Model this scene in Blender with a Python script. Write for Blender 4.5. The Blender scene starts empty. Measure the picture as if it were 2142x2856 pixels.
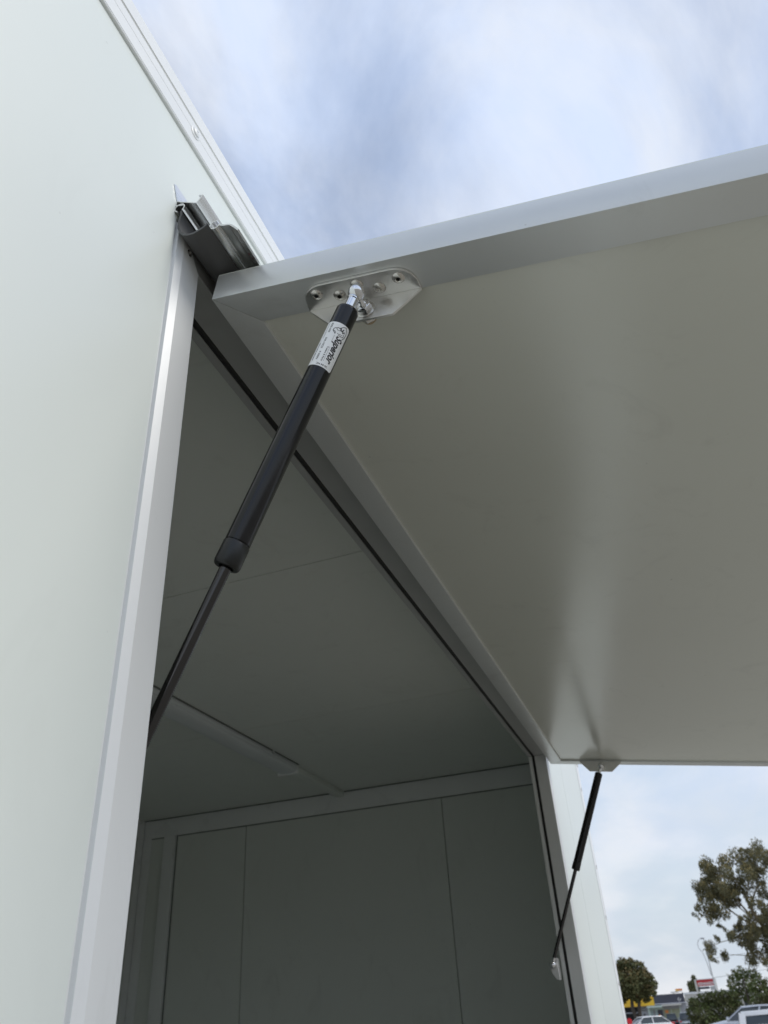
import bpy, bmesh, math, random
from mathutils import Vector, Matrix
random.seed(11)
R = math.radians
H = 2.1                                   # camera height above the ground beside the trailer
# ------------------------------------------------------------------ camera
scene = bpy.context.scene
scene.cycles.max_bounces = 16; scene.cycles.diffuse_bounces = 10; scene.cycles.glossy_bounces = 6
cam_d = bpy.data.cameras.new('camera'); cam = bpy.data.objects.new('camera', cam_d)
scene.collection.objects.link(cam); scene.camera = cam
right = Vector((0.3451, -0.9368, -0.0582)); down = Vector((0.4968, 0.2350, -0.8354)); fwd = Vector((0.7963, 0.2594, 0.5465))
cam.matrix_world = Matrix(((right.x, -down.x, -fwd.x, 0), (right.y, -down.y, -fwd.y, 0), (right.z, -down.z, -fwd.z, H), (0, 0, 0, 1)))
cam_d.sensor_fit = 'VERTICAL'; cam_d.sensor_height = 36; cam_d.lens = 27.10
cam_d.clip_start = 0.02; cam_d.clip_end = 6000
cam_d.dof.use_dof = True; cam_d.dof.focus_distance = 0.74; cam_d.dof.aperture_fstop = 15
# ------------------------------------------------------------------ light
SUN = Vector((0.02, -0.72, 0.66)).normalized()
world = bpy.data.worlds.new('World'); scene.world = world; world.use_nodes = True
nt = world.node_tree; nt.nodes.clear(); N = nt.nodes; LK = nt.links.new
def nd(t, **kw):
    n = N.new(t)
    for k, v in kw.items(): setattr(n, k, v)
    return n
out = nd('ShaderNodeOutputWorld'); bg = nd('ShaderNodeBackground'); bg.inputs['Strength'].default_value = 0.10
sky = nd('ShaderNodeTexSky', sky_type='NISHITA', sun_disc=False)
sky.sun_elevation = math.asin(SUN.z); sky.sun_rotation = math.atan2(SUN.x, SUN.y)
sky.air_density = 1.0; sky.dust_density = 0.4; sky.ozone_density = 1.0
tc = nd('ShaderNodeTexCoord'); sp = nd('ShaderNodeSeparateXYZ'); LK(tc.outputs['Generated'], sp.inputs[0])
zc = nd('ShaderNodeMath', operation='MAXIMUM'); LK(sp.outputs['Z'], zc.inputs[0]); zc.inputs[1].default_value = 0.0
za = nd('ShaderNodeMath', operation='ADD'); LK(zc.outputs[0], za.inputs[0]); za.inputs[1].default_value = 0.30
dx = nd('ShaderNodeMath', operation='DIVIDE'); LK(sp.outputs['X'], dx.inputs[0]); LK(za.outputs[0], dx.inputs[1])
dy = nd('ShaderNodeMath', operation='DIVIDE'); LK(sp.outputs['Y'], dy.inputs[0]); LK(za.outputs[0], dy.inputs[1])
cb = nd('ShaderNodeCombineXYZ'); LK(dx.outputs[0], cb.inputs[0]); LK(dy.outputs[0], cb.inputs[1])
mp = nd('ShaderNodeMapping'); LK(cb.outputs[0], mp.inputs[0]); mp.inputs['Location'].default_value = (5.0, 2.0, 0.0); mp.inputs['Rotation'].default_value = (0, 0, 0.5); mp.inputs['Scale'].default_value = (1.0, 1.5, 1)
def cloud_noise(scale, detail, dist, lo, hi, rough=0.55):
    n = nd('ShaderNodeTexNoise'); LK(mp.outputs[0], n.inputs['Vector'])
    n.inputs['Scale'].default_value = scale; n.inputs['Detail'].default_value = detail
    n.inputs['Distortion'].default_value = dist; n.inputs['Roughness'].default_value = rough
    m = nd('ShaderNodeMapRange', interpolation_type='SMOOTHSTEP'); LK(n.outputs['Fac'], m.inputs['Value'])
    m.inputs['From Min'].default_value = lo; m.inputs['From Max'].default_value = hi
    return m
cover = cloud_noise(1.7, 8, 0.35, 0.33, 0.64, 0.58)         # where the cloud is thick
tone = cloud_noise(3.2, 9, 0.4, 0.30, 0.70, 0.6)      # grey and white within it
ccol = nd('ShaderNodeMix', data_type='RGBA'); LK(tone.outputs[0], ccol.inputs['Factor'])
low = nd('ShaderNodeMapRange', interpolation_type='SMOOTHSTEP'); LK(sp.outputs['Z'], low.inputs['Value'])      # towards the horizon the cloud is greyer and unbroken
low.inputs['From Min'].default_value = -0.02; low.inputs['From Max'].default_value = 0.42; low.inputs['To Min'].default_value = 1.0; low.inputs['To Max'].default_value = 0.0
dn = nd('ShaderNodeTexNoise'); dm = nd('ShaderNodeMapping'); LK(tc.outputs['Generated'], dm.inputs[0]); dm.inputs['Scale'].default_value = (1, 1, 2.4); LK(dm.outputs[0], dn.inputs['Vector'])
dn.inputs['Scale'].default_value = 5.5; dn.inputs['Detail'].default_value = 7; dn.inputs['Roughness'].default_value = 0.5
dr_ = nd('ShaderNodeMapRange', interpolation_type='SMOOTHSTEP'); LK(dn.outputs['Fac'], dr_.inputs['Value']); dr_.inputs['From Min'].default_value = 0.38; dr_.inputs['From Max'].default_value = 0.60
hcol = nd('ShaderNodeMix', data_type='RGBA'); LK(dr_.outputs[0], hcol.inputs['Factor'])
hcol.inputs['A'].default_value = (5.3, 5.95, 6.7, 1); hcol.inputs['B'].default_value = (7.0, 7.2, 7.55, 1)
ccol.inputs['A'].default_value = (6.1, 7.1, 9.1, 1); ccol.inputs['B'].default_value = (7.3, 7.75, 8.6, 1)
cf = nd('ShaderNodeMapRange'); LK(cover.outputs[0], cf.inputs['Value']); cf.inputs['To Min'].default_value = 0.36; cf.inputs['To Max'].default_value = 0.97
mx = nd('ShaderNodeMix', data_type='RGBA'); LK(cf.outputs[0], mx.inputs['Factor'])
gain = nd('ShaderNodeVectorMath', operation='SCALE'); LK(sky.outputs['Color'], gain.inputs[0]); gain.inputs['Scale'].default_value = 1.5
LK(gain.outputs[0], mx.inputs['A']); LK(ccol.outputs['Result'], mx.inputs['B'])
hm = nd('ShaderNodeMix', data_type='RGBA'); LK(low.outputs[0], hm.inputs['Factor']); LK(mx.outputs['Result'], hm.inputs['A']); LK(hcol.outputs['Result'], hm.inputs['B'])
LK(hm.outputs['Result'], bg.inputs['Color']); LK(bg.outputs[0], out.inputs[0])
sun_d = bpy.data.lights.new('sun', 'SUN'); sun_o = bpy.data.objects.new('sun', sun_d); scene.collection.objects.link(sun_o)
sun_d.energy = 1.35; sun_d.angle = R(28); sun_d.color = (1.0, 0.955, 0.88)
sun_o.rotation_euler = SUN.to_track_quat('Z', 'Y').to_euler(); sun_o.location = (0, -5, 12)
vs = scene.view_settings; vs.view_transform = 'Standard'; vs.look = 'None'; vs.exposure = 0.22; vs.gamma = 1.0; vs.use_curve_mapping = False
# ------------------------------------------------------------------ materials
def mat(name, col, rough=0.5, metal=0.0, var=0.06, vscale=6.0, bump=0.0, bscale=60.0, rvar=0.06, stretch=None, spec=0.5, coat=0.0, smear=0.0):
    m = bpy.data.materials.new(name); m.use_nodes = True
    t = m.node_tree; b = t.nodes['Principled BSDF']
    b.inputs['Metallic'].default_value = metal; b.inputs['Specular IOR Level'].default_value = spec
    if coat: b.inputs['Coat Weight'].default_value = coat; b.inputs['Coat Roughness'].default_value = 0.05
    c = t.nodes.new('ShaderNodeTexCoord'); mpn = t.nodes.new('ShaderNodeMapping'); t.links.new(c.outputs['Object'], mpn.inputs[0])
    if stretch: mpn.inputs['Scale'].default_value = stretch
    n = t.nodes.new('ShaderNodeTexNoise'); t.links.new(mpn.outputs[0], n.inputs['Vector']); n.inputs['Scale'].default_value = vscale; n.inputs['Detail'].default_value = 6
    r = t.nodes.new('ShaderNodeMix'); r.data_type = 'RGBA'; t.links.new(n.outputs['Fac'], r.inputs['Factor'])
    r.inputs['A'].default_value = tuple(x * (1 - var) for x in col) + (1,); r.inputs['B'].default_value = tuple(min(1, x * (1 + var)) for x in col) + (1,)
    t.links.new(r.outputs['Result'], b.inputs['Base Color'])
    if smear:                                       # faint handling marks and grime specks
        c1 = t.nodes.new('ShaderNodeMapping'); t.links.new(c.outputs['Object'], c1.inputs[0]); c1.inputs['Scale'].default_value = (1.0, 1.0, 0.35)
        a1 = t.nodes.new('ShaderNodeTexNoise'); t.links.new(c1.outputs[0], a1.inputs['Vector']); a1.inputs['Scale'].default_value = 9; a1.inputs['Detail'].default_value = 9; a1.inputs['Roughness'].default_value = 0.7; a1.inputs['Distortion'].default_value = 1.2
        b1 = t.nodes.new('ShaderNodeMapRange'); t.links.new(a1.outputs['Fac'], b1.inputs['Value']); b1.inputs['From Min'].default_value = 0.56; b1.inputs['From Max'].default_value = 0.80; b1.inputs['To Max'].default_value = smear
        a2 = t.nodes.new('ShaderNodeTexNoise'); t.links.new(c.outputs['Object'], a2.inputs['Vector']); a2.inputs['Scale'].default_value = 75; a2.inputs['Detail'].default_value = 2
        b2 = t.nodes.new('ShaderNodeMapRange'); t.links.new(a2.outputs['Fac'], b2.inputs['Value']); b2.inputs['From Min'].default_value = 0.775; b2.inputs['From Max'].default_value = 0.82; b2.inputs['To Max'].default_value = 0.45
        ad = t.nodes.new('ShaderNodeMath'); ad.operation = 'ADD'; ad.use_clamp = True; t.links.new(b1.outputs[0], ad.inputs[0]); t.links.new(b2.outputs[0], ad.inputs[1])
        gm = t.nodes.new('ShaderNodeMix'); gm.data_type = 'RGBA'; t.links.new(ad.outputs[0], gm.inputs['Factor']); t.links.new(r.outputs['Result'], gm.inputs['A']); gm.inputs['B'].default_value = (0.30, 0.29, 0.26, 1)
        t.links.new(gm.outputs['Result'], b.inputs['Base Color'])
    mr = t.nodes.new('ShaderNodeMapRange'); t.links.new(n.outputs['Fac'], mr.inputs['Value'])
    mr.inputs['From Min'].default_value = 0.3; mr.inputs['From Max'].default_value = 0.7
    mr.inputs['To Min'].default_value = max(0.02, rough - rvar); mr.inputs['To Max'].default_value = min(1, rough + rvar)
    t.links.new(mr.outputs[0], b.inputs['Roughness'])
    if bump:
        n2 = t.nodes.new('ShaderNodeTexNoise'); t.links.new(mpn.outputs[0], n2.inputs['Vector']); n2.inputs['Scale'].default_value = bscale; n2.inputs['Detail'].default_value = 4
        bp = t.nodes.new('ShaderNodeBump'); bp.inputs['Strength'].default_value = bump; bp.inputs['Distance'].default_value = 0.002
        t.links.new(n2.outputs['Fac'], bp.inputs['Height']); t.links.new(bp.outputs[0], b.inputs['Normal'])
    return m
M = {}
M['wall'] = mat('white_skin', (0.735, 0.775, 0.735), 0.36, var=0.025, vscale=1.8, bump=0.25, bscale=1.6, smear=0.06)
M['inner'] = mat('white_inner_skin', (0.775, 0.80, 0.76), 0.36, var=0.03, vscale=2.2, bump=0.2, bscale=1.8, smear=0.18)
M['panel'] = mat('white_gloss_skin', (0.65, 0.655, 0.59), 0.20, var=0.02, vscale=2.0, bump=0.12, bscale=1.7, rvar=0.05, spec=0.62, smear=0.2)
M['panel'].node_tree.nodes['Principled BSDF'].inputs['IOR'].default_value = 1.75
M['alu'] = mat('satin_aluminium', (0.68, 0.695, 0.69), 0.34, metal=0.42, var=0.05, vscale=14, bump=0.03, bscale=120, stretch=(0.15, 1, 1), smear=0.25)
M['aluwhite'] = mat('white_powder_coat', (0.80, 0.81, 0.80), 0.35, var=0.015, vscale=8, bump=0.02, bscale=160)
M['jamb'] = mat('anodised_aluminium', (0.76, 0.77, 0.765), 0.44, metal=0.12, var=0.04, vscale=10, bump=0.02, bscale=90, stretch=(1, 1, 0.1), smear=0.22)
M['mill'] = mat('mill_aluminium', (0.72, 0.72, 0.71), 0.24, metal=1.0, var=0.07, vscale=30, bump=0.08, bscale=180, stretch=(0.08, 1, 1), rvar=0.08)
M['plate'] = mat('scuffed_stainless', (0.76, 0.75, 0.73), 0.40, metal=1.0, var=0.12, vscale=55, bump=0.15, bscale=150, rvar=0.1)
M['steel'] = mat('stainless', (0.60, 0.585, 0.55), 0.26, metal=1.0, var=0.12, vscale=160, rvar=0.1)
M['chrome'] = mat('chrome', (0.75, 0.76, 0.78), 0.07, metal=1.0, var=0.03, vscale=120, rvar=0.03)
M['hole'] = mat('black_hole', (0.004, 0.004, 0.004), 0.8, var=0.1)
M['black'] = mat('black_gloss_paint', (0.003, 0.003, 0.004), 0.15, var=0.15, vscale=80, rvar=0.05, bump=0.02, bscale=400, spec=0.45)
M['gland'] = mat('black_cap', (0.004, 0.005, 0.005), 0.34, var=0.2, vscale=120, bump=0.06, bscale=500)
M['rod'] = mat('black_nitride_rod', (0.070, 0.068, 0.068), 0.12, metal=1.0, var=0.06, vscale=50)
M['rubber'] = mat('black_rubber', (0.010, 0.010, 0.010), 0.7, var=0.2, vscale=60)
M['vinyl'] = mat('grey_vinyl', (0.075, 0.075, 0.075), 0.48, var=0.05, vscale=40)
M['sticker'] = mat('silver_sticker', (0.84, 0.85, 0.85), 0.42, metal=0.0, var=0.04, vscale=90)
M['ink'] = mat('black_ink', (0.012, 0.010, 0.012), 0.5, var=0.1)
M['redink'] = mat('red_ink', (0.16, 0.015, 0.025), 0.5, var=0.1)
M['seal'] = mat('clear_sealant', (0.72, 0.73, 0.69), 0.35, var=0.08, vscale=90, bump=0.2, bscale=120)
M['plastic'] = mat('white_plastic', (0.87, 0.88, 0.88), 0.3, var=0.03)
M['diffuser'] = mat('frosted_diffuser', (0.74, 0.765, 0.78), 0.5, var=0.03)
M['nutwood'] = mat('tan_bolt_end', (0.36, 0.27, 0.17), 0.7, var=0.2, vscale=300)
M['asphalt'] = mat('asphalt', (0.265, 0.240, 0.192), 0.9, var=0.25, vscale=0.6, bump=0.3, bscale=30)
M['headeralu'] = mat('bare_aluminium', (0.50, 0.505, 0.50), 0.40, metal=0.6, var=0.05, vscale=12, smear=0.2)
M['gap'] = mat('dark_shade_caulk', (0.20, 0.205, 0.195), 0.6)
M['vinylfloor'] = mat('pale_floor', (0.50, 0.50, 0.47), 0.5, var=0.08, vscale=5)
M['tyre'] = mat('tyre_rubber', (0.015, 0.015, 0.015), 0.8)
# ------------------------------------------------------------------ mesh helpers
COL = scene.collection
WP = {}
def build(name, V, F, material, parent=None, smooth=False, bevel=0.0, segs=2, origin=None):
    V = [Vector(v) for v in V]
    c = Vector(origin) if origin is not None else sum(V, Vector()) / len(V)
    me = bpy.data.meshes.new(name); me.from_pydata([v - c for v in V], [], F)
    bm = bmesh.new(); bm.from_mesh(me); bmesh.ops.recalc_face_normals(bm, faces=bm.faces)
    if bevel:
        es = [e for e in bm.edges if len(e.link_faces) == 2 and e.calc_face_angle(0) > 0.6]
        bmesh.ops.bevel(bm, geom=es, offset=bevel, segments=segs, profile=0.6, affect='EDGES', clamp_overlap=True)
    bm.to_mesh(me); bm.free()
    if smooth or bevel:
        me.polygons.foreach_set('use_smooth', [True] * len(me.polygons)); me.set_sharp_from_angle(angle=R(35))
    if not isinstance(material, (list, tuple)): material = [material]
    for mm in material: me.materials.append(mm)
    o = bpy.data.objects.new(name, me); COL.objects.link(o)
    WP[o.name] = c
    if parent: o.parent = parent; o.location = c - WP[parent.name]
    else: o.location = c
    return o
def repeat(src, at, parent):                       # the same mesh again at another place
    o = src.copy(); COL.objects.link(o); at = Vector(at); WP[o.name] = at
    o.parent = parent; o.location = at - (WP[parent.name] if parent else Vector()); return o
def thing(name, loc, label, cat, group=None):
    o = bpy.data.objects.new(name, None); COL.objects.link(o); o.location = loc; WP[o.name] = Vector(loc)
    o.empty_display_size = 0.2; tag(o, label, cat, group); return o
def tag(o, label, cat, group=None):
    o['label'] = label; o['category'] = cat
    if group: o['group'] = group
    return o
class MB:
    def __init__(s): s.V = []; s.F = []
    def add(s, V, F):
        n = len(s.V); s.V += [Vector(v) for v in V]; s.F += [tuple(i + n for i in f) for f in F]; return s
    def box(s, a, b):
        (x0, y0, z0), (x1, y1, z1) = a, b
        return s.add([(x0, y0, z0), (x1, y0, z0), (x1, y1, z0), (x0, y1, z0), (x0, y0, z1), (x1, y0, z1), (x1, y1, z1), (x0, y1, z1)],
                     [(0, 3, 2, 1), (4, 5, 6, 7), (0, 1, 5, 4), (1, 2, 6, 5), (2, 3, 7, 6), (3, 0, 4, 7)])
    def prism(s, loop0, loop1):                    # two matching closed loops
        n = len(loop0)
        return s.add(list(loop0) + list(loop1), [tuple(range(n)), tuple(range(n, 2 * n))] + [(i, (i + 1) % n, n + (i + 1) % n, n + i) for i in range(n)])
    def lathe(s, o, axis, prof, seg=32, caps=True):
        o = Vector(o); a = Vector(axis).normalized(); u = a.orthogonal().normalized(); v = a.cross(u)
        V = []; F = []
        for t, r in prof:
            for k in range(seg):
                th = 2 * math.pi * k / seg; V.append(o + a * t + (u * math.cos(th) + v * math.sin(th)) * r)
        for i in range(len(prof) - 1):
            for k in range(seg):
                F.append((i * seg + k, i * seg + (k + 1) % seg, (i + 1) * seg + (k + 1) % seg, (i + 1) * seg + k))
        if caps: F.append(tuple(range(seg))); F.append(tuple(range((len(prof) - 1) * seg, len(prof) * seg)))
        return s.add(V, F)
    def tube(s, pts, r0, r1=None, seg=7):
        r1 = r0 if r1 is None else r1; pts = [Vector(p) for p in pts]; n = len(pts)
        rings = []
        for i, p in enumerate(pts):
            d = (pts[min(i + 1, n - 1)] - pts[max(i - 1, 0)]).normalized(); u = d.orthogonal().normalized(); v = d.cross(u)
            r = r0 + (r1 - r0) * i / max(1, n - 1)
            rings.append([p + (u * math.cos(2 * math.pi * k / seg) + v * math.sin(2 * math.pi * k / seg)) * r for k in range(seg)])
        V = [q for ring in rings for q in ring]
        F = [(i * seg + k, i * seg + (k + 1) % seg, (i + 1) * seg + (k + 1) % seg, (i + 1) * seg + k) for i in range(n - 1) for k in range(seg)]
        F += [tuple(range(seg)), tuple(range((n - 1) * seg, n * seg))]
        return s.add(V, F)
    def build(s, name, material, parent=None, **kw): return build(name, s.V, s.F, material, parent, **kw)
def box(name, a, b, material, parent=None, **kw): return MB().box(a, b).build(name, material, parent, **kw)
def thick(pts, t):                                 # a bent sheet: polyline -> closed outline of thickness t
    P = [Vector((p[0], p[1])) for p in pts]; L = []; Rr = []
    for i, p in enumerate(P):
        a = (P[i] - P[i - 1]).normalized() if i else (P[1] - P[0]).normalized()
        b = (P[i + 1] - P[i]).normalized() if i < len(P) - 1 else a
        na = Vector((-a.y, a.x)); nb = Vector((-b.y, b.x)); m = (na + nb); m = m.normalized() if m.length > 1e-6 else na
        k = t / 2 / max(0.35, m.dot(na)); L.append(p + m * k); Rr.append(p - m * k)
    return [tuple(q) for q in L] + [tuple(q) for q in reversed(Rr)]
def along_x(name, prof, x0, x1, material, parent=None, **kw):   # profile (y, z rel. camera) pulled along the wall
    return MB().prism([(x0, y, z + H) for y, z in prof], [(x1, y, z + H) for y, z in prof]).build(name, material, parent, **kw)
# ================================================================== the setting
def gz(x): return -9e-5 * min(max(x, 0), 180) ** 2
xs = [-800, -60, -20, -6, 0, 4, 8, 14, 22, 32, 44, 56, 70, 86, 104, 124, 146, 160, 180, 240, 400, 900, 2500]
ys = [-2000, -300, -80, -30, -12, -4, 0, 4, 12, 30, 80, 300, 2000]
V = [(x, y, gz(x)) for x in xs for y in ys]; ny = len(ys)
F = [(i * ny + j, i * ny + j + 1, (i + 1) * ny + j + 1, (i + 1) * ny + j) for i in range(len(xs) - 1) for j in range(ny - 1)]
g = build('ground', V, F, M['asphalt']); g['kind'] = 'structure'
# ================================================================== the trailer
X0, X1, Z1, ZB = 0.458, 2.513, 0.666, -0.45        # serving opening (z relative to the camera)
YW = 0.34
T = thing('food_trailer', (1.0, 1.45, 0), 'white box trailer with its serving hatch propped open on black gas struts', 'trailer')
XA, XE, ZFL, ZR = -1.9, 3.49, -1.55, 0.915
# outer skin pieces round the opening (each a sandwich panel)
OUT = 0.0437
def wall(x0, x1, z0, z1, y0=YW, y1=0.39, m='wall'): return box('wall_panel', (x0, y0, z0 + H), (x1, y1, z1 + H), M[m], T)
def hoop(y): return [(x, y, z + H) for x, z in ((XA, ZFL), (X0 - OUT, ZFL), (X0 - OUT, Z1 + OUT), (X1 + OUT, Z1 + OUT), (X1 + OUT, ZFL), (2.879, ZFL), (2.879, 0.8503), (XA, 0.8503))]
MB().prism(hoop(YW), hoop(0.39)).build('wall_panel', M['wall'], T)
wall(2.881, XE - 0.003, ZFL, 0.8503)
wall(X0 - OUT + .0005, X1 + OUT - .0005, ZFL, ZB - OUT)
# frame of the opening: one mitred profile, four lengths. (d outward from the opening, y)
PRO = [(0.0009, 0.3368), (0.0, 0.3377), (0.0, 0.3722), (0.0045, 0.3722), (0.0045, 0.3806), (0.0, 0.3806), (0.0, 0.3915), (0.0437, 0.3915),
       (0.0437, 0.3412), (0.0412, 0.3412), (0.0405, 0.3376), (0.0324, 0.3348)]
def corners(d): return [(X0 - d, ZB - d), (X0 - d, Z1 + d), (X1 + d, Z1 + d), (X1 + d, ZB - d)]
def frame_side(name, i, m):
    a = []; b = []
    for d, y in PRO:
        p, q = Vector(corners(d)[i]), Vector(corners(d)[(i + 1) % 4]); e = (q - p).normalized() * 0.0003
        p, q = p + e, q - e; a.append((p.x, y, p.y + H)); b.append((q.x, y, q.y + H))
    return MB().prism(a, b).build(name, m, T)
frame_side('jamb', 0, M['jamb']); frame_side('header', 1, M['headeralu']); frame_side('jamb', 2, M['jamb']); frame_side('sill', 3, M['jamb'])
def seal_side(i):
    a = []; b = []
    for d, y in [(0.0043, 0.3726), (0.0005, 0.3726), (-0.0012, 0.3748), (-0.0012, 0.378), (0.0005, 0.3802), (0.0043, 0.3802)]:
        p, q = corners(d)[i], corners(d)[(i + 1) % 4]; a.append((p[0], y, p[1] + H)); b.append((q[0], y, q[1] + H))
    return MB().prism(a, b).build('rubber_seal', M['rubber'], T)
for i in range(4): seal_side(i)
# screws in the frame
def screw(o, axis, r=0.0042, name='screw', m='steel'):
    b = MB().lathe(o, axis, [(0, r), (0.0008, r), (0.0016, r * .75), (0.0019, r * .42), (0.0008, r * .36), (0.0008, 0.0003)], 20, caps=False)
    return b.build(name, M[m], T, smooth=True)
screw((0.4365, 0.3365, 0.6775 + H), (0, -1, 0))
# roof edge capping with its two grooves
cap = [(0.345, 0.8505), (0.3372, 0.8505), (0.3366, 0.8512), (0.3366, 0.8522), (0.3390, 0.8526), (0.3390, 0.8538), (0.3366, 0.8542), (0.3362, 0.8742), (0.3372, 0.8744), (0.3372, 0.8750),
       (0.3362, 0.8752), (0.3358, 0.8893), (0.3376, 0.8897), (0.3376, 0.8920), (0.3350, 0.8925), (0.3350, 0.9155), (0.3362, 0.9180), (0.3390, 0.9195), (0.42, 0.9195), (0.42, 0.9150), (0.345, 0.9150)]
along_x('roof_cap', cap, XA, XE, M['aluwhite'], T)
w = MB().lathe((0.4212, 0.3366, 0.8752 + H), (0, -1, 0), [(0, 0.0088), (0.0009, 0.0088), (0.0014, 0.0078), (0.0017, 0.0064), (0.0030, 0.0056), (0.0040, 0.0030), (0.0041, 0.0013), (0.0030, 0.0011), (0.0030, 0.0002)], 32, caps=False)
w.build('screw', M['aluwhite'], T, smooth=True)
# shell: roof, far end, near end, back wall, floor, and the lining inside
YB, XI, ZC = 2.49, 3.44, 0.885
box('roof', (XA, 0.3455, ZC + 0.0045 + H), (XE, YB + 0.06, 0.9148 + H), M['wall'], T)
box('floor', (XA, 0.3455, ZFL - 0.06 + H), (XE, YB + 0.06, ZFL + H), M['vinylfloor'], T)
box('end_wall', (XI + 0.0135, 0.392, ZFL + 0.001 + H), (XE - 0.0005, YB + 0.06, ZC + 0.004 + H), M['wall'], T)
box('end_wall', (XA, 0.392, ZFL + 0.001 + H), (XA + 0.045, 1.33, ZC + 0.004 + H), M['wall'], T)
box('end_wall', (XA, 1.75, ZFL + 0.001 + H), (XA + 0.045, YB + 0.06, ZC + 0.004 + H), M['wall'], T); box('end_wall', (XA, 1.3305, 0.55 + H), (XA + 0.045, 1.7495, ZC + 0.004 + H), M['wall'], T)  # narrow unseen doorway between these pieces, added to let light into the interior
box('back_wall', (XA + 0.046, YB + 0.0135, ZFL + 0.001 + H), (XI + 0.013, YB + 0.06, ZC + 0.004 + H), M['wall'], T)
cx = [XA + 0.05, -0.57, 0.42, 1.42, 2.41, XI]
for a, b in zip(cx, cx[1:]):
    box('ceiling_panel', (a + 0.0014, 0.393, ZC + H), (b - 0.0014, YB, ZC + 0.004 + H), M['inner'], T)
ye = [0.393, 0.948, 1.918, YB]
for a, b in zip(ye, ye[1:]):
    box('lining_panel', (XI, a + 0.0022, ZFL + 0.002 + H), (XI + 0.0125, b - 0.0022, ZC - 0.001 + H), M['inner'], T)
for a, b in zip(cx, cx[1:]):
    box('lining_panel', (a + 0.0015, YB + 0.0005, ZFL + 0.002 + H), (b - 0.0015, YB + 0.0125, ZC - 0.001 + H), M['inner'], T)
# cove trims where the linings meet
ct = 0.0035
box('cove_trim', (XI - ct, 0.394, 0.798 + H), (XI - 0.0004, YB - ct, ZC - 0.0005 + H), M['plastic'], T, bevel=0.001)
box('cove_trim', (XA + 0.06, YB - ct, 0.798 + H), (XI - ct - .0005, YB - 0.0004, ZC - 0.0005 + H), M['plastic'], T, bevel=0.001)
box('corner_trim', (XI - ct, YB - 0.050, ZFL + H), (XI - 0.0004, YB - ct, 0.7975 + H), M['plastic'], T, bevel=0.001)
box('corner_trim', (XI - 0.05, YB - ct, ZFL + H), (XI - ct - .0005, YB - 0.0004, 0.7975 + H), M['plastic'], T, bevel=0.001)
box('conduit', (XI - 0.020, 2.297, ZFL + H), (XI - 0.0004, 2.358, 0.7975 + H), M['plastic'], T, bevel=0.002)
# dark strips painting shadow lines along trims and batten; the cornice-top one is caulk
def gapx(a, b): box('shade_caulk_line', a, b, M['gap'], T)
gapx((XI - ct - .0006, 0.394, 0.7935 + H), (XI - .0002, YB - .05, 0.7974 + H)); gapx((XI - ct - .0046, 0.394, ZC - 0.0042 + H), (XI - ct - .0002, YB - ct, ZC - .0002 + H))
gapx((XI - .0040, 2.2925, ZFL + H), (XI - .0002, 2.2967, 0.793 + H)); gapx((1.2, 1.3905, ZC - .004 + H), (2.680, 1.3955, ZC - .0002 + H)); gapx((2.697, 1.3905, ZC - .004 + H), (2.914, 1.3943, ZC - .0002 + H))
# batten light along the ceiling and the trunking that feeds it
bl = box('batten_light', (1.70, 1.396, ZC - 0.022 + H), (2.915, 1.482, ZC - 0.0005 + H), M['diffuser'], T, bevel=0.003)
prof = [(1.398, ZC - 0.0225)] + [(1.439 - 0.041 * math.cos(a), ZC - 0.0225 - 0.012 * math.sin(a)) for a in [math.pi * k / 10 for k in range(1, 10)]] + [(1.480, ZC - 0.0225)]
along_x('diffuser', prof, 1.712, 2.9025, M['diffuser'], bl)
for x in (1.70, 2.9035): box('end_cap', (x, 1.3945, ZC - 0.038 + H), (x + 0.0165, 1.4835, ZC - 0.0006 + H), M['plastic'], bl, bevel=0.002)
box('clip', (2.682, 1.3905, ZC - 0.012 + H), (2.696, 1.3955, ZC - 0.0006 + H), M['alu'], bl)
box('conduit', (2.9205, 1.408, ZC - 0.024 + H), (XI - ct - 0.001, 1.448, ZC - 0.0006 + H), M['inner'], T, bevel=0.002)
# far corner capping and its screws
b = MB().prism([(3.412, 0.3385, ZFL + H), (3.412, 0.3395, ZFL + H), (XE + .003, 0.3395, ZFL + H), (XE + .003, 0.3385, ZFL + H)], [(3.412, 0.3385, 0.850 + H), (3.412, 0.3395, 0.850 + H), (XE + .003, 0.3395, 0.850 + H), (XE + .003, 0.3385, 0.850 + H)])
b.build('corner_trim', M['aluwhite'], T, bevel=0.0008)
for z in (-1.1, -0.7, -0.33, 0.05, 0.27, 0.45, 0.75): screw((3.455, 0.3382, z + H), (0, -1, 0), 0.008)
# running gear
for y in (0.55, 2.27):
    wb = MB().lathe((0.8, y - 0.11, 0.33), (0, 1, 0), [(0, 0.2), (0, 0.30), (0.03, 0.33), (0.19, 0.33), (0.22, 0.30), (0.22, 0.2)], 40)
    wh = wb.build('wheel', M['tyre'], T, smooth=True)
    MB().lathe((0.8, y - 0.115, 0.33), (0, 1, 0), [(0.02, 0.02), (0, 0.07), (0.03, 0.17), (0.0, 0.2), (0.228, 0.2)], 32).build('rim', M['alu'], wh, smooth=True)
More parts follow.
